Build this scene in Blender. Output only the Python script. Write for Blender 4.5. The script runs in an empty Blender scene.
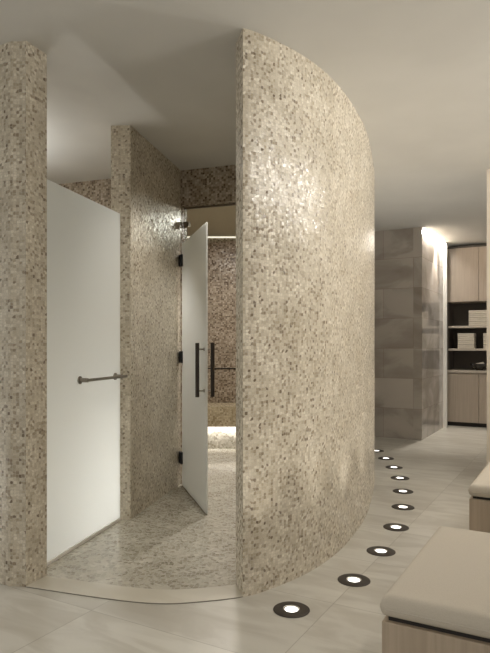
import bpy, bmesh, math, random
from mathutils import Vector
random.seed(7)
SC = bpy.context.scene
COL = SC.collection
PI = math.pi
# ------------------------------------------------------------------ camera
ZC = 1.2; H = 2.72; F = 600.0; HY = 346.0
cd = bpy.data.cameras.new('camera'); cam = bpy.data.objects.new('camera', cd); COL.objects.link(cam)
cam.location = (0, 0, ZC); cam.rotation_euler = (PI/2, 0, 0)
cd.sensor_fit = 'VERTICAL'; cd.sensor_height = 36.0; cd.lens = F/653.0*36.0
cd.shift_y = (HY-326.5)/653.0; cd.clip_start = 0.02
SC.camera = cam
# ------------------------------------------------------------------ world, exposure
w = bpy.data.worlds.new('world'); SC.world = w; w.use_nodes = True
bg = w.node_tree.nodes['Background']; bg.inputs[0].default_value = (1.0, 0.97, 0.915, 1); bg.inputs[1].default_value = 0.6
SC.view_settings.view_transform = 'Standard'; SC.view_settings.look = 'None'
SC.view_settings.exposure = 0.17; SC.view_settings.gamma = 1.0; SC.view_settings.use_curve_mapping = False

def area(name, loc, rot, sx, sy, power, col=(1, .9, .76)):
    l = bpy.data.lights.new(name, 'AREA'); l.shape = 'RECTANGLE'; l.size = sx; l.size_y = sy
    l.energy = power; l.color = col
    o = bpy.data.objects.new(name, l); COL.objects.link(o); o.location = loc; o.rotation_euler = rot
    return o
def spot(name, loc, rot, power, ang, blend=.6, col=(1, .88, .72), r=.04):
    l = bpy.data.lights.new(name, 'SPOT'); l.energy = power; l.spot_size = math.radians(ang); l.spot_blend = blend
    l.color = col; l.shadow_soft_size = r
    o = bpy.data.objects.new(name, l); COL.objects.link(o); o.location = loc; o.rotation_euler = rot
    return o
def aim(loc, tgt):
    return (Vector(tgt)-Vector(loc)).to_track_quat('-Z', 'Y').to_euler()
WARM = (1, .93, .84)
# added soft fill behind the camera, then the floor downlight and cove wash
area('lounge_fill', (1.6, -1.0, 1.9), aim((1.6, -1.0, 1.9), (.6, 4, 1.3)), 2.0, 1.2, 24, (1, .965, .91))
L = (-.55, 1.9, 2.68); spot('lounge_downlight', L, aim(L, (-.45, 2.0, 0)), 20, 80, 1, WARM, .08)
L = (2.72, 3.42, 2.60); cw = area('cove_wash', L, (0, 0, 0), 3.6, .07, 52, (1, .97, .92))
from mathutils import Matrix
_x = Vector((.4924, .8704, 0)); _z = Vector((.8704, -.4924, .30)).normalized(); _y = _z.cross(_x)
cw.rotation_euler = Matrix((_x, _y, _z)).transposed().to_euler()
# storage corridor
L = (2.74, 8.36, 2.66); spot('corridor_floor_fill', L, aim(L, (2.55, 7.9, 0)), 115, 60, .7, WARM, .05)  # added spot, strengthens the cove's bright patch on the floor
L = (3.0, 7.9, 2.66); spot('cabinet_downlight', L, aim(L, (3.25, 8.95, 1.2)), 5, 80, .6, WARM, .05)
# shower cubicle behind the frosted glass
area('cubicle_floor_light', (-2.0, 4.15, .22), aim((-2.0, 4.15, .22), (-.98, 3.75, .05)), 1.5, .3, 30, (1, .99, .98))
area('cubicle_ceiling_light', (-1.45, 4.3, 2.66), (0, 0, 0), .4, .6, 4, (.95, .97, 1))
area('cubicle_ceiling_fill', (-1.85, 4.35, 2.35), (PI, 0, .3), .25, 1.0, 4.5, (.98, .99, 1))  # unseen lamp added to brighten the cubicle ceiling
# steam room
area('steam_bench_light', (-.1, 6.93, .245), (math.radians(25), 0, 0), 1.9, .05, 3, (1, .97, .94))
area('steam_ceiling_light', (-.1, 6.2, 2.5), (0, 0, 0), .3, .3, 19, (1, .94, .86))
L = (.30, 5.55, 2.5); spot('steam_door_fill', L, aim(L, (-.38, 4.75, .6)), 80, 60, .8, (1, .97, .94), .05)  # added spot, whitens the lower half of the frosted door
# entry
L = (-.12, 3.95, 2.66); spot('entry_downlight', L, aim(L, (-.45, 4.3, 0)), 42, 105, .9, WARM, .05)

# ------------------------------------------------------------------ materials
def newmat(name):
    m = bpy.data.materials.new(name); m.use_nodes = True
    nt = m.node_tree; b = nt.nodes['Principled BSDF']
    return m, nt, b
def N(nt, t, **kw):
    n = nt.nodes.new(t)
    for k, v in kw.items():
        if k.startswith('i_'):
            n.inputs[int(k[2:])].default_value = v
        else: setattr(n, k, v)
    return n
def K(nt, a, b): nt.links.new(a, b)
def ramp(nt, stops, interp='LINEAR'):
    n = nt.nodes.new('ShaderNodeValToRGB'); cr = n.color_ramp; cr.interpolation = interp
    while len(cr.elements) < len(stops): cr.elements.new(.5)
    for e, (p, c) in zip(cr.elements, stops): e.position = p; e.color = (*c, 1)
    return n
def math_n(nt, op, a, b=None):
    n = nt.nodes.new('ShaderNodeMath'); n.operation = op
    for i, x in enumerate((a, b)):
        if x is None: continue
        if isinstance(x, (int, float)): n.inputs[i].default_value = x
        else: K(nt, x, n.inputs[i])
    return n.outputs[0]
def mixc(nt, fac, a, b, mode='MIX'):
    n = nt.nodes.new('ShaderNodeMix'); n.data_type = 'RGBA'; n.blend_type = mode
    for s, x in ((n.inputs[0], fac), (n.inputs[6], a), (n.inputs[7], b)):
        if isinstance(x, (int, float)): s.default_value = x
        elif isinstance(x, tuple): s.default_value = (*x, 1)
        else: K(nt, x, s)
    return n.outputs[2]
def simple(name, col, rough=.5, metal=0, **kw):
    m, nt, b = newmat(name)
    tc = N(nt, 'ShaderNodeTexCoord'); no = N(nt, 'ShaderNodeTexNoise'); no.inputs['Scale'].default_value = kw.get('ns', 30)
    K(nt, tc.outputs['Object'], no.inputs['Vector'])
    d = kw.get('var', .06)
    r = ramp(nt, [(.3, tuple(c*(1-d) for c in col)), (.7, tuple(min(1, c*(1+d)) for c in col))])
    K(nt, no.outputs[0], r.inputs[0]); K(nt, r.outputs[0], b.inputs['Base Color'])
    b.inputs['Roughness'].default_value = rough; b.inputs['Metallic'].default_value = metal
    if kw.get('bump'):
        bp = N(nt, 'ShaderNodeBump'); bp.inputs['Strength'].default_value = kw['bump']; bp.inputs['Distance'].default_value = .002
        K(nt, no.outputs[0], bp.inputs['Height']); K(nt, bp.outputs[0], b.inputs['Normal'])
    return m
def emis(name, col, s):
    m, nt, b = newmat(name); b.inputs['Base Color'].default_value = (*col, 1)
    b.inputs['Emission Color'].default_value = (*col, 1); b.inputs['Emission Strength'].default_value = s
    return m
def mosaic(name, scale, stops, grout, rough=.28, wob=.5, bump=.5, squash=1.0, tilt=.15):
    m, nt, b = newmat(name)
    uv = N(nt, 'ShaderNodeUVMap'); uv.uv_map = 'UVMap'
    mp = N(nt, 'ShaderNodeMapping'); mp.inputs['Scale'].default_value = (scale, scale*squash, scale); K(nt, uv.outputs[0], mp.inputs[0])
    v1 = N(nt, 'ShaderNodeTexVoronoi', voronoi_dimensions='2D', distance='CHEBYCHEV', feature='F1')
    v2 = N(nt, 'ShaderNodeTexVoronoi', voronoi_dimensions='2D', distance='CHEBYCHEV', feature='F2')
    for v in (v1, v2):
        v.inputs['Scale'].default_value = 1; v.inputs['Randomness'].default_value = wob; K(nt, mp.outputs[0], v.inputs['Vector'])
    sep = N(nt, 'ShaderNodeSeparateColor'); K(nt, v1.outputs['Color'], sep.inputs[0])
    r = ramp(nt, stops, 'LINEAR'); K(nt, sep.outputs[0], r.inputs[0])
    big = N(nt, 'ShaderNodeTexNoise', noise_dimensions='2D'); big.inputs['Scale'].default_value = 5.0; big.inputs['Detail'].default_value = 3
    K(nt, uv.outputs[0], big.inputs['Vector'])
    br = ramp(nt, [(.3, (.86, .84, .80)), (.7, (1.1, 1.1, 1.1))]); K(nt, big.outputs[0], br.inputs[0])
    c1 = mixc(nt, 1.0, r.outputs[0], br.outputs[0], 'MULTIPLY')
    fine = N(nt, 'ShaderNodeTexNoise', noise_dimensions='2D'); fine.inputs['Scale'].default_value = 160; K(nt, uv.outputs[0], fine.inputs['Vector'])
    fr = ramp(nt, [(.3, (.88, .87, .85)), (.7, (1.08, 1.08, 1.08))]); K(nt, fine.outputs[0], fr.inputs[0])
    c2 = mixc(nt, 1.0, c1, fr.outputs[0], 'MULTIPLY')
    edge = math_n(nt, 'SUBTRACT', v2.outputs['Distance'], v1.outputs['Distance'])
    g = N(nt, 'ShaderNodeMapRange'); g.inputs[1].default_value = .05; g.inputs[2].default_value = .13; K(nt, edge, g.inputs[0])
    c3 = mixc(nt, g.outputs[0], grout, c2); K(nt, c3, b.inputs['Base Color'])
    rr = N(nt, 'ShaderNodeMapRange'); rr.inputs[3].default_value = rough*.75; rr.inputs[4].default_value = rough*1.5; K(nt, sep.outputs[1], rr.inputs[0])
    rg = math_n(nt, 'ADD', rr.outputs[0], math_n(nt, 'MULTIPLY', math_n(nt, 'SUBTRACT', 1.0, g.outputs[0]), .3))
    K(nt, rg, b.inputs['Roughness'])
    # every chip is tilted a little its own way and stands proud of the grout
    hgt = math_n(nt, 'ADD', math_n(nt, 'MULTIPLY', sep.outputs[2], .5), g.outputs[0])
    bp = N(nt, 'ShaderNodeBump'); bp.inputs['Strength'].default_value = bump; bp.inputs['Distance'].default_value = .0012
    K(nt, hgt, bp.inputs['Height'])
    geo = N(nt, 'ShaderNodeVectorMath', operation='SUBTRACT'); K(nt, v1.outputs['Color'], geo.inputs[0]); geo.inputs[1].default_value = (.5, .5, .5)
    sc = N(nt, 'ShaderNodeVectorMath', operation='SCALE'); K(nt, geo.outputs[0], sc.inputs[0]); sc.inputs['Scale'].default_value = tilt
    ad = N(nt, 'ShaderNodeVectorMath', operation='ADD'); K(nt, bp.outputs[0], ad.inputs[0]); K(nt, sc.outputs[0], ad.inputs[1])
    nm = N(nt, 'ShaderNodeVectorMath', operation='NORMALIZE'); K(nt, ad.outputs[0], nm.inputs[0]); K(nt, nm.outputs[0], b.inputs['Normal'])
    return m
WALLST = [(0, (.21, .165, .12)), (.04, (.34, .28, .205)), (.18, (.47, .41, .315)), (.42, (.60, .54, .435)), (.8, (.665, .61, .505)), (1, (.74, .69, .585))]
M_wall = mosaic('beige marble mosaic', 64, WALLST, (.50, .45, .365), rough=.25, wob=.6)
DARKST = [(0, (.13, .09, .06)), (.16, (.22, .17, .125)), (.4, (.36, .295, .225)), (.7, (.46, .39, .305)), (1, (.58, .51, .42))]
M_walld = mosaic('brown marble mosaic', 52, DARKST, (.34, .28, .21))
FLST = [(0, (.32, .29, .23)), (.2, (.42, .39, .32)), (.5, (.52, .49, .415)), (1, (.66, .63, .55))]
M_mosfloor = mosaic('polished pebble mosaic floor', 44, FLST, (.44, .41, .34), rough=.12, wob=1.0, bump=.3, squash=1.0, tilt=.05)

U = Vector((.4924, .8704, 0)); V = Vector((.8704, -.4924, 0))
def tiles(name, ca, cb, wdt, hgt, ox, oy, rough, vein, vc, grout, wall=False, veinscale=2.2, off=0.0):
    m, nt, b = newmat(name)
    if wall:
        uv = N(nt, 'ShaderNodeUVMap'); uv.uv_map = 'UVMap'; P = uv.outputs[0]
        cx = N(nt, 'ShaderNodeSeparateXYZ'); K(nt, P, cx.inputs[0]); X, Y = cx.outputs[0], cx.outputs[1]
    else:
        ge = N(nt, 'ShaderNodeNewGeometry')
        dx = N(nt, 'ShaderNodeVectorMath', operation='DOT_PRODUCT'); K(nt, ge.outputs['Position'], dx.inputs[0]); dx.inputs[1].default_value = V
        dy = N(nt, 'ShaderNodeVectorMath', operation='DOT_PRODUCT'); K(nt, ge.outputs['Position'], dy.inputs[0]); dy.inputs[1].default_value = U
        X, Y = dx.outputs['Value'], dy.outputs['Value']
    co = N(nt, 'ShaderNodeCombineXYZ'); K(nt, math_n(nt, 'ADD', X, ox), co.inputs[0]); K(nt, math_n(nt, 'ADD', Y, oy), co.inputs[1])
    bk = N(nt, 'ShaderNodeTexBrick'); bk.offset = off; bk.inputs['Scale'].default_value = 1
    bk.inputs['Mortar Size'].default_value = .0022; bk.inputs['Mortar Smooth'].default_value = .1; bk.inputs['Brick Width'].default_value = wdt; bk.inputs['Row Height'].default_value = hgt
    bk.inputs['Color1'].default_value = (*ca, 1); bk.inputs['Color2'].default_value = (*cb, 1); bk.inputs['Mortar'].default_value = (*grout, 1)
    K(nt, co.outputs[0], bk.inputs['Vector'])
    # tile number shifts the veining from tile to tile
    def fl(x, s): return math_n(nt, 'FLOOR', math_n(nt, 'DIVIDE', x, s))
    sx = N(nt, 'ShaderNodeSeparateXYZ'); K(nt, co.outputs[0], sx.inputs[0])
    ti = N(nt, 'ShaderNodeCombineXYZ'); K(nt, math_n(nt, 'MULTIPLY', fl(sx.outputs[0], wdt), 3.7), ti.inputs[0]); K(nt, math_n(nt, 'MULTIPLY', fl(sx.outputs[1], hgt), 5.3), ti.inputs[2])
    pv = N(nt, 'ShaderNodeVectorMath', operation='ADD'); K(nt, co.outputs[0], pv.inputs[0]); K(nt, ti.outputs[0], pv.inputs[1])
    mp = N(nt, 'ShaderNodeMapping'); mp.inputs['Rotation'].default_value = (0, 0, .35); mp.inputs['Scale'].default_value = (1.0, 1.7 if wall else 3.2, 1); K(nt, pv.outputs[0], mp.inputs[0])
    no = N(nt, 'ShaderNodeTexNoise'); no.inputs['Scale'].default_value = veinscale; no.inputs['Detail'].default_value = 6; no.inputs['Distortion'].default_value = .9; K(nt, mp.outputs[0], no.inputs['Vector'])
    r = ramp(nt, [(.30, vc), (.47, tuple(.5+.5*c for c in vc)), (.56, (1, 1, 1)), (.75, (1.06, 1.06, 1.06))]); K(nt, no.outputs[0], r.inputs[0])
    c = mixc(nt, vein, bk.outputs[0], r.outputs[0], 'MULTIPLY'); K(nt, c, b.inputs['Base Color'])
    b.inputs['Roughness'].default_value = rough
    bp = N(nt, 'ShaderNodeBump'); bp.inputs['Strength'].default_value = .25; bp.inputs['Distance'].default_value = .0006; bp.invert = True
    K(nt, bk.outputs['Fac'], bp.inputs['Height']); K(nt, bp.outputs[0], b.inputs['Normal'])
    return m
M_floor = tiles('cream stone floor tiles', (.55, .525, .465), (.60, .575, .51), .93, .61, 1.9475+9.3, -2.027+6.1, .30, 1.0, (.80, .78, .75), (.40, .375, .32))
M_stone = tiles('grey brown marble slabs', (.43, .39, .345), (.53, .485, .43), .78, .39, .03, 0, .07, 1.0, (.62, .59, .56), (.34, .265, .23), wall=True, veinscale=1.3, off=.5)
M_ceil = simple('white plaster', (.61, .595, .555), .85, ns=2.5, var=.03)
M_steamceil = simple('warm plaster', (.62, .55, .46), .7, ns=3, var=.02)
M_paint = simple('cream wall panel', (.62, .56, .47), .6, ns=4, var=.03)
M_white = simple('white painted metal', (.86, .84, .79), .4, ns=10, var=.02)
M_thresh = tiles('cream stone threshold', (.60, .56, .47), (.62, .58, .49), 9, 9, 1, 1, .3, .6, (.85, .83, .79), (.3, .27, .22))
M_grout = simple('grey grout', (.22, .20, .165), .8)
M_black = simple('matt black metal', (.015, .015, .017), .45, 0)
M_bronze = simple('dark bronze', (.045, .036, .03), .38, .6, ns=60)
M_bezel = simple('blackened bronze ring', (.055, .045, .035), .6, .2, ns=60)
M_steel = simple('brushed nickel', (.30, .27, .23), .28, 1, ns=60)
M_dark = simple('dark recess', (.022, .018, .015), .7)
M_shelfback = simple('dark brown back panel', (.085, .07, .056), .55, ns=8)
M_shelf = simple('pale shelf board', (.56, .50, .42), .5, ns=20)
M_cush = simple('beige upholstery', (.57, .515, .43), .8, ns=320, var=.04, bump=.35)
M_towel = simple('cream terry cloth', (.70, .64, .54), .95, ns=150, bump=.6)
M_bowl = simple('black glazed bowl', (.03, .025, .02), .2)
def wood(name, ca, cb, rough=.5):
    m, nt, b = newmat(name)
    tc = N(nt, 'ShaderNodeTexCoord'); mp = N(nt, 'ShaderNodeMapping'); mp.inputs['Scale'].default_value = (38, 38, 1.2); K(nt, tc.outputs['Object'], mp.inputs[0])
    no = N(nt, 'ShaderNodeTexNoise'); no.inputs['Scale'].default_value = 1.6; no.inputs['Detail'].default_value = 5; no.inputs['Distortion'].default_value = .3; K(nt, mp.outputs[0], no.inputs['Vector'])
    r = ramp(nt, [(.3, ca), (.7, cb)]); K(nt, no.outputs[0], r.inputs[0]); K(nt, r.outputs[0], b.inputs['Base Color'])
    b.inputs['Roughness'].default_value = rough
    bp = N(nt, 'ShaderNodeBump'); bp.inputs['Strength'].default_value = .12; bp.inputs['Distance'].default_value = .001
    K(nt, no.outputs[0], bp.inputs['Height']); K(nt, bp.outputs[0], b.inputs['Normal'])
    return m
M_wood = wood('pale limed oak', (.40, .32, .235), (.49, .40, .305))
M_wood2 = wood('pale cabinet oak', (.42, .35, .28), (.50, .425, .345))
def frosted(name, col, tr):
    m, nt, b = newmat(name); out = nt.nodes['Material Output']
    tc = N(nt, 'ShaderNodeTexCoord'); no = N(nt, 'ShaderNodeTexNoise'); no.inputs['Scale'].default_value = 300; K(nt, tc.outputs['Object'], no.inputs['Vector'])
    b.inputs['Base Color'].default_value = (*col, 1); b.inputs['Roughness'].default_value = .32
    bp = N(nt, 'ShaderNodeBump'); bp.inputs['Strength'].default_value = .05; K(nt, no.outputs[0], bp.inputs['Height']); K(nt, bp.outputs[0], b.inputs['Normal'])
    t = N(nt, 'ShaderNodeBsdfTranslucent'); t.inputs[0].default_value = (*col, 1)
    mx = N(nt, 'ShaderNodeMixShader'); mx.inputs[0].default_value = tr
    K(nt, b.outputs[0], mx.inputs[1]); K(nt, t.outputs[0], mx.inputs[2]); K(nt, mx.outputs[0], out.inputs[0])
    return m
M_frost = frosted('frosted glass', (.88, .89, .87), .62)
def clear(name):
    m, nt, b = newmat(name); out = nt.nodes['Material Output']
    t = N(nt, 'ShaderNodeBsdfTransparent'); t.inputs[0].default_value = (.93, .96, .93, 1)
    g = N(nt, 'ShaderNodeBsdfGlossy'); g.inputs['Roughness'].default_value = .02
    f = N(nt, 'ShaderNodeFresnel'); f.inputs[0].default_value = 1.35
    mx = N(nt, 'ShaderNodeMixShader'); K(nt, f.outputs[0], mx.inputs[0]); K(nt, t.outputs[0], mx.inputs[1]); K(nt, g.outputs[0], mx.inputs[2]); K(nt, mx.outputs[0], out.inputs[0])
    return m
M_clear = clear('clear glass')
M_lens = emis('floor lamp lens', (1, .97, .92), 3.2)
M_led = emis('warm white light strip', (1, .96, .90), 1.6)
M_ledsoft = emis('soft light strip', (1, .94, .85), .9)
M_lensrim = simple('satin reflector', (.75, .72, .66), .3, .5)

# ------------------------------------------------------------------ mesh helpers
def link(name, bm, mat, parent=None, smooth=False, bevel=0, seg=2):
    me = bpy.data.meshes.new(name); bmesh.ops.recalc_face_normals(bm, faces=bm.faces); bm.to_mesh(me); bm.free()
    o = bpy.data.objects.new(name, me); COL.objects.link(o); me.materials.append(mat)
    if smooth:
        for p in me.polygons: p.use_smooth = True
    if bevel:
        md = o.modifiers.new('bevel', 'BEVEL'); md.width = bevel; md.segments = seg; md.limit_method = 'ANGLE'; md.angle_limit = .6
        for p in me.polygons: p.use_smooth = True
        md.harden_normals = True
    if parent: o.parent = parent
    return o
def struct(o): o['kind'] = 'structure'; return o
def thing(name, label, cat, loc=(0, 0, 0), rz=0, group=None):
    o = bpy.data.objects.new(name, None); COL.objects.link(o); o.location = loc; o.rotation_euler = (0, 0, rz)
    return tag(o, label, cat, group)
def tag(o, label, cat, group=None):
    o['label'] = label; o['category'] = cat
    if group: o['group'] = group
    return o
def box(bm, x0, x1, y0, y1, z0, z1):
    vs = [bm.verts.new((x, y, z)) for z in (z0, z1) for x, y in ((x0, y0), (x1, y0), (x1, y1), (x0, y1))]
    for f in ((0, 3, 2, 1), (4, 5, 6, 7), (0, 1, 5, 4), (1, 2, 6, 5), (2, 3, 7, 6), (3, 0, 4, 7)): bm.faces.new([vs[i] for i in f])
def B(*a):
    bm = bmesh.new(); box(bm, *a); return bm
def tube(bm, p, q, r, n=14):
    p, q = Vector(p), Vector(q); d = (q-p).normalized()
    a = d.orthogonal().normalized(); b = d.cross(a)
    R1 = [bm.verts.new(p+(a*math.cos(2*PI*i/n)+b*math.sin(2*PI*i/n))*r) for i in range(n)]
    R2 = [bm.verts.new(q+(a*math.cos(2*PI*i/n)+b*math.sin(2*PI*i/n))*r) for i in range(n)]
    for i in range(n): bm.faces.new((R1[i], R1[(i+1) % n], R2[(i+1) % n], R2[i]))
    bm.faces.new(R1[::-1]); bm.faces.new(R2)
def lathe(bm, prof, n=40, cx=0, cy=0):
    rings = []
    for r, z in prof:
        rings.append([bm.verts.new((cx+r*math.cos(2*PI*i/n), cy+r*math.sin(2*PI*i/n), z)) for i in range(n)] if r > 1e-6 else [bm.verts.new((cx, cy, z))])
    for A, Bq in zip(rings, rings[1:]):
        for i in range(n):
            j = (i+1) % n
            if len(A) == 1 and len(Bq) == 1: continue
            if len(A) == 1: bm.faces.new((A[0], Bq[i], Bq[j]))
            elif len(Bq) == 1: bm.faces.new((A[i], A[j], Bq[0]))
            else: bm.faces.new((A[i], A[j], Bq[j], Bq[i]))
def ribbon(outer, inner, z0, z1, cap=True, holes=None):
    """solid wall between two matching plan polylines; UVs in metres"""
    bm = bmesh.new(); uvl = bm.loops.layers.uv.new('UVMap')
    n = len(outer); s = [0]
    for i in range(1, n): s.append(s[-1]+(Vector(outer[i])-Vector(outer[i-1])).length)
    def q(pts, uvs):
        f = bm.faces.new([bm.verts.new(p) for p in pts])
        for l, t in zip(f.loops, uvs): l[uvl].uv = t
    for i in range(n-1):
        a, b = outer[i], outer[i+1]; c, d = inner[i], inner[i+1]
        q([(*a, z0), (*b, z0), (*b, z1), (*a, z1)], [(s[i], z0), (s[i+1], z0), (s[i+1], z1), (s[i], z1)])
        q([(*d, z0), (*c, z0), (*c, z1), (*d, z1)], [(s[i+1]+7, z0), (s[i]+7, z0), (s[i]+7, z1), (s[i+1]+7, z1)])
        q([(*a, z1), (*b, z1), (*d, z1), (*c, z1)], [a, b, d, c])
        q([(*b, z0), (*a, z0), (*c, z0), (*d, z0)], [b, a, c, d])
    for (a, c, off) in ((outer[0], inner[0], 3.1), (outer[-1], inner[-1], 5.2)):
        L_ = (Vector(a)-Vector(c)).length
        q([(*c, z0), (*a, z0), (*a, z1), (*c, z1)], [(off, z0), (off+L_, z0), (off+L_, z1), (off, z1)])
    bmesh.ops.remove_doubles(bm, verts=bm.verts, dist=1e-5)
    return bm
def plate(pts, z0, z1, extra=None):
    bm = bmesh.new(); uvl = bm.loops.layers.uv.new('UVMap')
    top = [bm.verts.new((*p, z1)) for p in pts]; bot = [bm.verts.new((*p, z0)) for p in pts]
    bm.faces.new(top); bm.faces.new(bot[::-1]); n = len(pts)
    for i in range(n): bm.faces.new((bot[i], bot[(i+1) % n], top[(i+1) % n], top[i]))
    for f in bm.faces:
        for l in f.loops: l[uvl].uv = (l.vert.co.x, l.vert.co.y)
    return bm
def gp(px, py): d = ZC*F/(py-HY); return Vector(((px-245)/F*d, d))   # a floor point measured on the photograph

# ------------------------------------------------------------------ the oval bath house: plan curve
CTRL = [(-.01, 2.868), (.129, 2.965), (.325, 3.165), (.50, 3.42), (.66, 3.74), (.85, 4.22), (1.022, 4.82), (1.182, 5.5), (1.25, 6.3), (1.10, 7.1), (.60, 7.8),
        (-.2, 8.15), (-1.1, 8.0), (-1.9, 7.3), (-2.4, 6.3), (-2.5, 5.2), (-2.25, 4.2), (-1.80, 3.45), (-1.24, 3.035), (-1.09, 2.985), (-.66, 2.845), (-.40, 2.79), (-.20, 2.812)]
def cat(P0, P1, P2, P3, t):
    return tuple(.5*((2*b)+(-a+c)*t+(2*a-5*b+4*c-d)*t*t+(-a+3*b-3*c+d)*t**3) for a, b, c, d in zip(P0, P1, P2, P3))
def curve(i0, i1, seg=8):
    n = len(CTRL); out = []
    for i in range(i0, i1):
        for k in range(seg): out.append(cat(CTRL[(i-1) % n], CTRL[i % n], CTRL[(i+1) % n], CTRL[(i+2) % n], k/seg))
    out.append(CTRL[i1 % n]); return out
def inward(pts, t):
    res = []
    for i, p in enumerate(pts):
        a = Vector(pts[max(0, i-1)]); b = Vector(pts[min(len(pts)-1, i+1)]); d = (b-a).normalized()
        res.append((p[0]-d.y*t, p[1]+d.x*t))
    return res
TH = .14
out1 = curve(0, 12); in1 = inward(out1, TH); in1[0] = (-.046, 3.015)
in1 = [p for p in in1]
for k in range(1, 5):
    f = k/5; tgt = in1[k]; in1[k] = (in1[0][0]*(1-f)+in1[5][0]*f, in1[0][1]*(1-f)+in1[5][1]*f)
struct(link('wall_curved', ribbon(out1, in1, 0, H), M_wall, smooth=False))
out2 = curve(12, 19); in2 = inward(out2, TH); in2[-1] = (-1.033, 3.128)
struct(link('wall_left', ribbon(out2, in2, 0, H), M_wall))
for n_ in ('wall_curved', 'wall_left'):
    o = bpy.data.objects[n_]
    for p in o.data.polygons:
        p.use_smooth = abs(p.normal.z) < .5 and p.area > 0
    o.data.set_sharp_from_angle(angle=.7)

# floor, ceiling
struct(link('floor', plate([(-5, -2.5), (6, -2.5), (6, 11), (-5, 11)], -.06, 0), M_floor))
struct(link('ceiling', plate([(-5, -2.5), (6, -2.5), (6, 11), (-5, 11)], H, H+.06), M_ceil))
# mosaic floor inside the oval and its curved stone threshold
front = curve(19, 23)[::-1]           # from the wall end towards the left pier
thr_in = [(p[0], p[1]+.155) for p in front]
ins = inward(curve(0, 19), .06)
fl = [tuple(Vector(p)) for p in ins[2:-2]] + thr_in[::-1]
struct(link('floor_mosaic', plate(fl, 0.0005, .004), M_mosfloor))
struct(link('trim_1', ribbon(front, thr_in, 0.0005, .005), M_thresh))
struct(link('trim_2', ribbon([(p[0], p[1]-.0025) for p in front], [(p[0], p[1]-.0005) for p in front], .0003, .0035), M_grout))

# steam-room front wall with its door opening and lintel
P0 = Vector((-.555, 5.20)); D = Vector((.939, -.343)); Nn = Vector((.343, .939))
def ln(t0, t1, off=0, n=2):
    return [tuple(P0+D*(t0+(t1-t0)*i/(n-1))+Nn*off) for i in range(n)]
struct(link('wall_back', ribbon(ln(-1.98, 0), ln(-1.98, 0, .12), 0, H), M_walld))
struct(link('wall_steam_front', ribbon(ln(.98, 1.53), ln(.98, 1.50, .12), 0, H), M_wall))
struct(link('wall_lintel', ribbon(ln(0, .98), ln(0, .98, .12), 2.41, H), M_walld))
# partition between entry and shower cubicle
pa = [(-.788, 4.13), (-.557, 5.195)]; pb = [(-.925, 4.14), (-.70, 5.245)]
struct(link('wall_partition', ribbon(pa, pb, 0, H), M_wall))
# steam room interior
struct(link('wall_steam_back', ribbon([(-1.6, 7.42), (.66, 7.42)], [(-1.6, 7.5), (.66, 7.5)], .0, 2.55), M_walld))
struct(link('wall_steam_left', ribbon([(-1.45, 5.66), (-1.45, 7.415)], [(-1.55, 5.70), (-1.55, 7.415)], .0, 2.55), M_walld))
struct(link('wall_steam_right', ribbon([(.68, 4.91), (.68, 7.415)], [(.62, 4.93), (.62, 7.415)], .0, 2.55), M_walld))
struct(link('ceiling_steam', plate([(-1.55, 5.72), (.68, 4.92), (.68, 7.5), (-1.55, 7.5)], 2.55, 2.6), M_steamceil))
struct(link('trim_3', B(-1.4, .60, 7.395, 7.415, 2.535, 2.549), M_ledsoft))
struct(link('trim_4', B(-1.4, .60, 7.412, 7.419, .915, .93), M_dark))

# stone wall of the corridor
S0 = Vector((2.26, 7.66)); SV = Vector((V.x, V.y)); SU = Vector((U.x, U.y))
A_ = S0 - SV*3.2; C_ = S0 + SU*1.31
struct(link('wall_stone', ribbon([tuple(A_), tuple(S0), tuple(C_)], [tuple(A_+SU*.3), tuple(S0+SU*.3-SV*.3), tuple(C_-SV*.3)], 0, H), M_stone))
# right side: end wall behind the cabinets, wall behind the ottomans, wing wall
def uvw(o, u, v): p = o+SU*u+SV*v; return (p.x, p.y)
K0 = Vector((3.05, 9.06))            # left front foot of the cabinets
struct(link('wall_end', ribbon([uvw(K0, .60, -.5), uvw(K0, .60, 3.0)], [uvw(K0, .7, -.5), uvw(K0, .7, 3.0)], 0, H), M_paint))
W0 = Vector((2.083, 5.17))
struct(link('wall_right', ribbon([uvw(W0, 0, 0), uvw(W0, 0, 1.5)], [uvw(W0, .12, .0), uvw(W0, .12, 1.5)], 0, H), M_paint))
struct(link('wall_ottoman_side', ribbon([uvw(Vector((.407, 1.758)), -1.2, 1.25), uvw(Vector((.407, 1.758)), 3.75, 1.25)], [uvw(Vector((.407, 1.758)), -1.2, 1.35), uvw(Vector((.407, 1.758)), 3.75, 1.35)], 0, H), M_paint))
# pale jamb where the stone wall meets the cabinets
J0 = S0+SU*1.312
struct(link('trim_5', ribbon([uvw(J0, 0, .0), uvw(J0, 0, .052)], [uvw(J0, .03, .0), uvw(J0, .03, .052)], 0, H), M_white))

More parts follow.
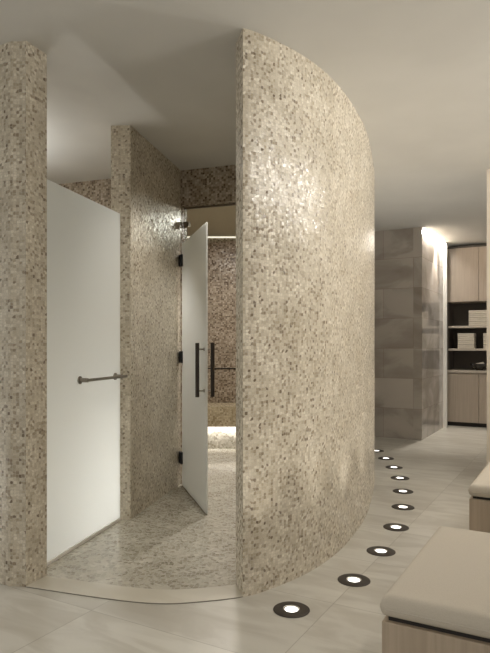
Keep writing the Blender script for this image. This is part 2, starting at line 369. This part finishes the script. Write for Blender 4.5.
# ------------------------------------------------------------------ glass screen of the shower cubicle
g0 = Vector((-1.08, 3.288)); g1 = Vector((-.866, 4.118)); gd = (g1-g0); gl = gd.length; gd.normalize(); gn = Vector((gd.y, -gd.x))
rz = math.atan2(gd.y, gd.x)
gs = thing('glass_screen', 'frosted white fixed glass screen between left mosaic pier and inner mosaic partition', 'glass panel', (g0.x, g0.y, 0), rz)
link('glass_panel', B(-.12, gl+.01, -.006, .006, .02, 2.11), M_frost, gs, bevel=.0015)
link('floor_channel', B(-.12, gl+.0, -.014, .014, .004, .024), M_white, gs, bevel=.002)
bar = bmesh.new(); t0 = .30; t1 = gl-.01
tube(bar, (t0, -.062, .995), (t1, -.062, .995), .0095)
hb = link('grab_bar', bar, M_steel, gs, smooth=True); hb.data.set_sharp_from_angle(angle=.7)
for tt in (t0+.025, t1-.06):
    bm = bmesh.new(); tube(bm, (tt, -.006, .995), (tt, -.013, .995), .024, 24); tube(bm, (tt, -.012, .995), (tt, -.062, .995), .013, 18)
    o = link('mounting_post', bm, M_steel, hb, smooth=True); o.data.set_sharp_from_angle(angle=.7)

# ------------------------------------------------------------------ glass door
h0 = Vector((-.538, 5.15)); h1 = Vector((-.268, 4.235)); dd = h1-h0; dl = dd.length; dd.normalize(); rz = math.atan2(dd.y, dd.x)
gdoor = thing('glass_door', 'frosted glass steam room door standing open with black hinges and pull handle', 'door', (h0.x, h0.y, 0), rz)
link('door_panel', B(.012, dl, -.005, .005, .012, 2.075), M_frost, gdoor, bevel=.0015)
link('bottom_seal', B(.012, dl, -.004, .004, .006, .012), M_steel, gdoor)
for z in (1.93, 1.105, .245):
    bm = bmesh.new(); box(bm, -.015, .050, -.026, .026, z-.050, z+.050); tube(bm, (.0, 0, z-.046), (.0, 0, z+.046), .016)
    link('hinge', bm, M_black, gdoor, bevel=.002)
hx = dl*.93
# camera side of the leaf is local -y or +y
nl = Vector((-dd.y, dd.x)); sgn = 1 if nl.dot(Vector((-1, -.3))) > 0 else -1
for s in (1, -1):
    y = s*.056; bm = bmesh.new()
    z1, z0 = 1.222, .835
    tube(bm, (hx, y, z0), (hx, y, z1), .0145, 16)
    ph = link('pull_handle', bm, M_bronze, gdoor, smooth=True); ph.data.set_sharp_from_angle(angle=.7)
    for z in (z0+.045, z1-.045):
        bm = bmesh.new(); tube(bm, (hx, s*.005, z), (hx, y, z), .006, 12); tube(bm, (hx, s*.005, z), (hx, s*.009, z), .013, 16)
        so = link('standoff', bm, M_steel, ph, smooth=True); so.data.set_sharp_from_angle(angle=.7)
# clear transom above the door
rz = math.atan2(D.y, D.x)
tr = thing('transom_pane', 'clear glass transom pane above the open frosted door under mosaic lintel', 'glass panel', (P0.x, P0.y, 0), rz)
link('glass_panel', B(.004, .976, .055, .063, 2.09, 2.406), M_clear, tr)
link('top_channel', B(.004, .976, .050, .068, 2.394, 2.409), M_steel, tr)
link('clip', B(.002, .052, .040, .078, 2.235, 2.285), M_steel, tr, bevel=.003)
# steam bench
sb = thing('steam_bench', 'mosaic bench along steam room back wall with glowing strip beneath', 'bench', (-.42, 7.15, 0))
link('seat', ribbon([(-.96, -.25), (1.0, -.25)], [(-.96, .262), (1.0, .262)], .27, .50), mosaic('gold mosaic', 52, [(0, (.40, .31, .19)), (.3, (.62, .53, .36)), (1, (.80, .73, .55))], (.48, .40, .27)), sb)
link('riser', ribbon([(-.96, -.17), (1.0, -.17)], [(-.96, .262), (1.0, .262)], .004, .27), M_mosfloor, sb)
o = link('light_strip', B(-.94, .98, -.235, -.175, .255, .269), M_led, sb); o['label'] = 'glowing white strip under the seat'

# ------------------------------------------------------------------ in-floor lights along the curved wall
LP = [(291.5, 610), (354, 580.5), (381, 551.6), (396, 527.6), (403, 507.4), (403, 491.6), (400, 478.3), (394, 467.6), (386, 458.6), (376.5, 451)]
LAB = ['nearest round floor uplight, largest black ring by the curved wall end',
       'second round floor uplight from the camera, beside the near ottoman corner',
       'third round floor uplight from the camera along the curved wall',
       'fourth round floor uplight, just beyond the back corner of the near ottoman',
       'fifth round floor uplight from the camera, left of the far ottoman',
       'sixth round floor uplight from the camera, farther left of the far ottoman',
       'seventh round floor uplight from the camera, in the corridor bend',
       'third farthest round floor uplight, near the brown stone wall',
       'second farthest round floor uplight, near the foot of the brown stone wall',
       'farthest round floor uplight, half hidden at the curved wall edge']
def floor_light():
    t = thing('floor_light', '', 'floor light')
    bm = bmesh.new(); lathe(bm, [(.036, .001), (.036, .0045), (.040, .006), (.078, .006), (.083, .003), (.083, .0002)])
    link('bezel', bm, M_bezel, t, smooth=True).data.set_sharp_from_angle(angle=.9)
    bm = bmesh.new(); lathe(bm, [(0, .0035), (.026, .0034), (.030, .003)]); link('lens', bm, M_lens, t, smooth=True)
    bm = bmesh.new(); lathe(bm, [(.030, .003), (.036, .0042), (.038, .006)]); link('reflector', bm, M_lensrim, t, smooth=True)
    return t
fl0 = floor_light()
for i, (px, py) in enumerate(LP):
    if i == 0: r = fl0
    else:
        r = fl0.copy(); COL.objects.link(r)
        for ch in fl0.children:
            c = ch.copy(); COL.objects.link(c); c.parent = r
    p = gp(px, py); r.location = (p.x, p.y, .0005); r['label'] = LAB[i]; r['group'] = 'round uplights set in the floor along the curved wall'
    spot('uplight', (p.x, p.y, .02), (PI, 0, 0), 15, 78, 1, (1, .96, .89), .03)

# ------------------------------------------------------------------ ottomans
def cushion(bm, L_, W_, z0, z1):
    # rounded slab: superellipse profile, softly crowned top
    nx, ny = 26, 26; e = .03
    def prof(n): return [i/(n-1) for i in range(n)]
    grid_t = {}; grid_b = {}
    zm = (z0+z1)/2; hh = (z1-z0)/2
    def shape(a, b, s):
        x = a*L_; y = b*W_
        ex = min(x, L_-x); ey = min(y, W_-y); m = min(ex, ey)
        rr = .024
        f = 1 if m > rr else math.sqrt(max(0, 1-(1-m/rr)**2))
        z = zm+s*hh*(.12+.88*f)
        if s > 0: z += .006*math.sin(PI*a)*math.sin(PI*b)
        return (x, y, z)
    def dens(n):  # denser at the borders
        v = [0, .004, .010, .018, .028, .04]; mid = [.04+.92*(i+1)/(n+1) for i in range(n)]
        return v+mid+[1-q for q in v[::-1]]
    A = dens(14)
    for s, g in ((1, grid_t), (-1, grid_b)):
        for i, a in enumerate(A):
            for j, b in enumerate(A): g[i, j] = bm.verts.new(shape(a, b, s))
        for i in range(len(A)-1):
            for j in range(len(A)-1):
                q = [g[i, j], g[i+1, j], g[i+1, j+1], g[i, j+1]]
                bm.faces.new(q if s > 0 else q[::-1])
    n = len(A)-1; ring = [(i, 0) for i in range(n)]+[(n, j) for j in range(n)]+[(i, n) for i in range(n, 0, -1)]+[(0, j) for j in range(n, 0, -1)]
    for k in range(len(ring)):
        a, b = ring[k], ring[(k+1) % len(ring)]; bm.faces.new((grid_b[a], grid_b[b], grid_t[b], grid_t[a]))
def ottoman(label, loc):
    # local +y along U (away), local +x along V (right)
    t = thing('ottoman', label, 'ottoman', (loc[0], loc[1], 0), math.atan2(V.y, V.x), 'upholstered ottomans on the right')
    Wd, Ln = 1.20, .80
    link('base', B(.004, Wd, .004, Ln-.004, .03, .40), M_wood, t, bevel=.003)
    link('plinth', B(.03, Wd-.02, .03, Ln-.03, 0.0005, .03), M_dark, t)
    link('shadow_gap', B(.02, Wd-.02, .02, Ln-.02, .40, .412), M_dark, t)  # near-black filler, the gap's shade is put into its colour
    bm = bmesh.new(); cushion(bm, Wd, Ln, .411, .476); c = link('cushion', bm, M_cush, t, smooth=True)
    bm = bmesh.new()
    zz = .4435; r = .0022
    for a, b in (((.02, .001), (Wd-.02, .001)), ((.001, .02), (.001, Ln-.02))): tube(bm, (*a, zz-.006), (*b, zz-.006), r, 8)
    link('seam', bm, M_cush, c, smooth=True)
    return t
ottoman('near beige cushioned ottoman on pale oak base, large at the bottom right', (.392, 1.745))
q = Vector((.392, 1.745))+SU*1.60-SV*.012
ottoman('farther beige cushioned ottoman on pale oak base, cut off by right edge', (q.x, q.y))

# ------------------------------------------------------------------ storage cabinets: local x along V, local y away
rzc = math.atan2(V.y, V.x); WC = 1.36
def kit(name, label, cat): return thing(name, label, cat, (K0.x, K0.y, 0), rzc)
uc = kit('wall_cabinet', 'pale oak upper cabinet reaching up to the ceiling above dark shelves', 'cabinet')
link('carcass', B(0, WC, .022, .45, 1.86, 2.665), M_wood2, uc)
link('shadow_gap', B(0, WC, .03, .44, 2.665, 2.695), M_shelfback, uc)
for k in range(3):
    link('door', B(.003+k*.452, .449+k*.452, 0, .020, 1.862, 2.662), M_wood2, uc, bevel=.002)
su = kit('shelf_unit', 'dark brown open shelf unit with pale shelf boards holding towels', 'shelf')
link('back_panel', B(0, WC, .40, .45, .84, 1.858), M_shelfback, su)
link('side_panel', B(0, .018, .03, .40, .84, 1.858), M_shelfback, su)
link('side_panel', B(WC-.018, WC, .03, .40, .84, 1.858), M_shelfback, su)
for z in (1.49, 1.15): link('shelf', B(.018, WC-.018, .004, .40, z-.02, z+.012), M_shelf, su, bevel=.002)
wt = tag(link('worktop', B(0, WC, -.012, .45, .80, .838), M_shelf, None, bevel=.003), 'pale worktop running over the low oak cupboard doors', 'worktop')
wt.location = (K0.x, K0.y, 0); wt.rotation_euler = (0, 0, rzc)
bc = kit('base_cabinet', 'pale oak floor cabinet under worktop with black toe kick', 'cabinet')
link('carcass', B(0, WC, .022, .45, .06, .798), M_wood2, bc)
for k in range(3): link('door', B(.003+k*.452, .449+k*.452, 0, .020, .062, .785), M_wood2, bc, bevel=.002)
link('toe_kick', B(0, WC, .04, .43, 0.0005, .06), M_dark, bc)
# towels
def towel_bm():
    bm = bmesh.new()
    for (za, zb) in ((0, .0205), (.0208, .042)): box(bm, -.13, .13, -.10, .10, za, zb)
    box(bm, -.13, .13, .085, .10, .010, .032)
    return bm
tw0 = link('folded_towel', towel_bm(), M_towel, None, bevel=.008, seg=3)
def cab(x, y): p = K0+SV*x+SU*y; return p
first = True
def place_towel(x, y, z, label, group, sc=1.0):
    global first
    if first: o = tw0; first = False
    else: o = tw0.copy(); COL.objects.link(o)
    p = cab(x, y); o.location = (p.x, p.y, z); o.rotation_euler = (0, 0, rzc+random.uniform(-.03, .03)); o.scale = (sc, 1, 1)
    tag(o, label, 'towel', group)
ORD = ['lowest', 'second from bottom', 'third from bottom', 'topmost']
for k in range(4):
    place_towel(.435, .13, 1.5025+k*.0575, 'folded cream towel, '+ORD[k]+' of stack on the upper shelf', 'towels on the upper shelf', 1.0)
    place_towel(.265, .13, 1.1625+k*.0575, 'folded cream towel, '+ORD[k]+' of left stack on lower shelf', 'towels in left stack on the lower shelf', .9)
    place_towel(.625, .13, 1.1625+k*.0575, 'folded cream towel, '+ORD[k]+' of right stack on lower shelf, cut off', 'towels in right stack on the lower shelf', .9)
for o in [x for x in COL.objects if x.name.startswith('folded_towel')]: o.scale = (o.scale[0], 1, 1.3)
bo = thing('bowl', 'dark shallow bowl standing on the worktop under the shelves', 'bowl', (*cab(.45, .09), .8385), rzc)
bm = bmesh.new(); lathe(bm, [(0, .0), (.045, .0), (.05, .008), (.10, .045), (.135, .10), (.131, .102), (.094, .052), (.04, .018), (0, .014)], 36)
link('body', bm, M_bowl, bo, smooth=True)
rt = link('rolled_towel', bmesh.new(), M_towel)
bm = bmesh.new(); tube(bm, (-.06, 0, 0), (.06, 0, .03), .036, 20); bm.to_mesh(rt.data); bm.free(); rt.data.materials.clear(); rt.data.materials.append(M_towel)
for p in rt.data.polygons: p.use_smooth = len(p.vertices) == 4
p = cab(.45, .09); rt.location = (p.x, p.y, .9); rt.rotation_euler = (0, 0, rzc+.4); tag(rt, 'small rolled cream cloth lying in the dark bowl', 'towel')
# cove light where the stone wall meets the ceiling
cv = tag(link('light_strip', B(.02, 1.28, -.02, -.006, H-.022, H-.004), M_led), 'glowing strip along the ceiling edge of the stone return wall', 'light')
p = S0+SV*.002; cv.location = (p.x, p.y, 0); cv.rotation_euler = (0, 0, math.atan2(U.y, U.x)+0)
cv.rotation_euler = (0, 0, math.atan2(U.y, U.x)); cv.location = (*(S0+SV*.001), 0)
cp = S0+SU*.68+SV*.05; l = area('cove_light', (cp.x, cp.y, 2.69), (0, 0, math.atan2(U.y, U.x)), 1.2, .04, 15, WARM)
_x = Vector((U.x, U.y, 0)); _z = Vector((V.x, V.y, 1.0)).normalized(); _y = _z.cross(_x)
l.rotation_euler = Matrix((_x, _y, _z)).transposed().to_euler()   # faces down and back towards the stone
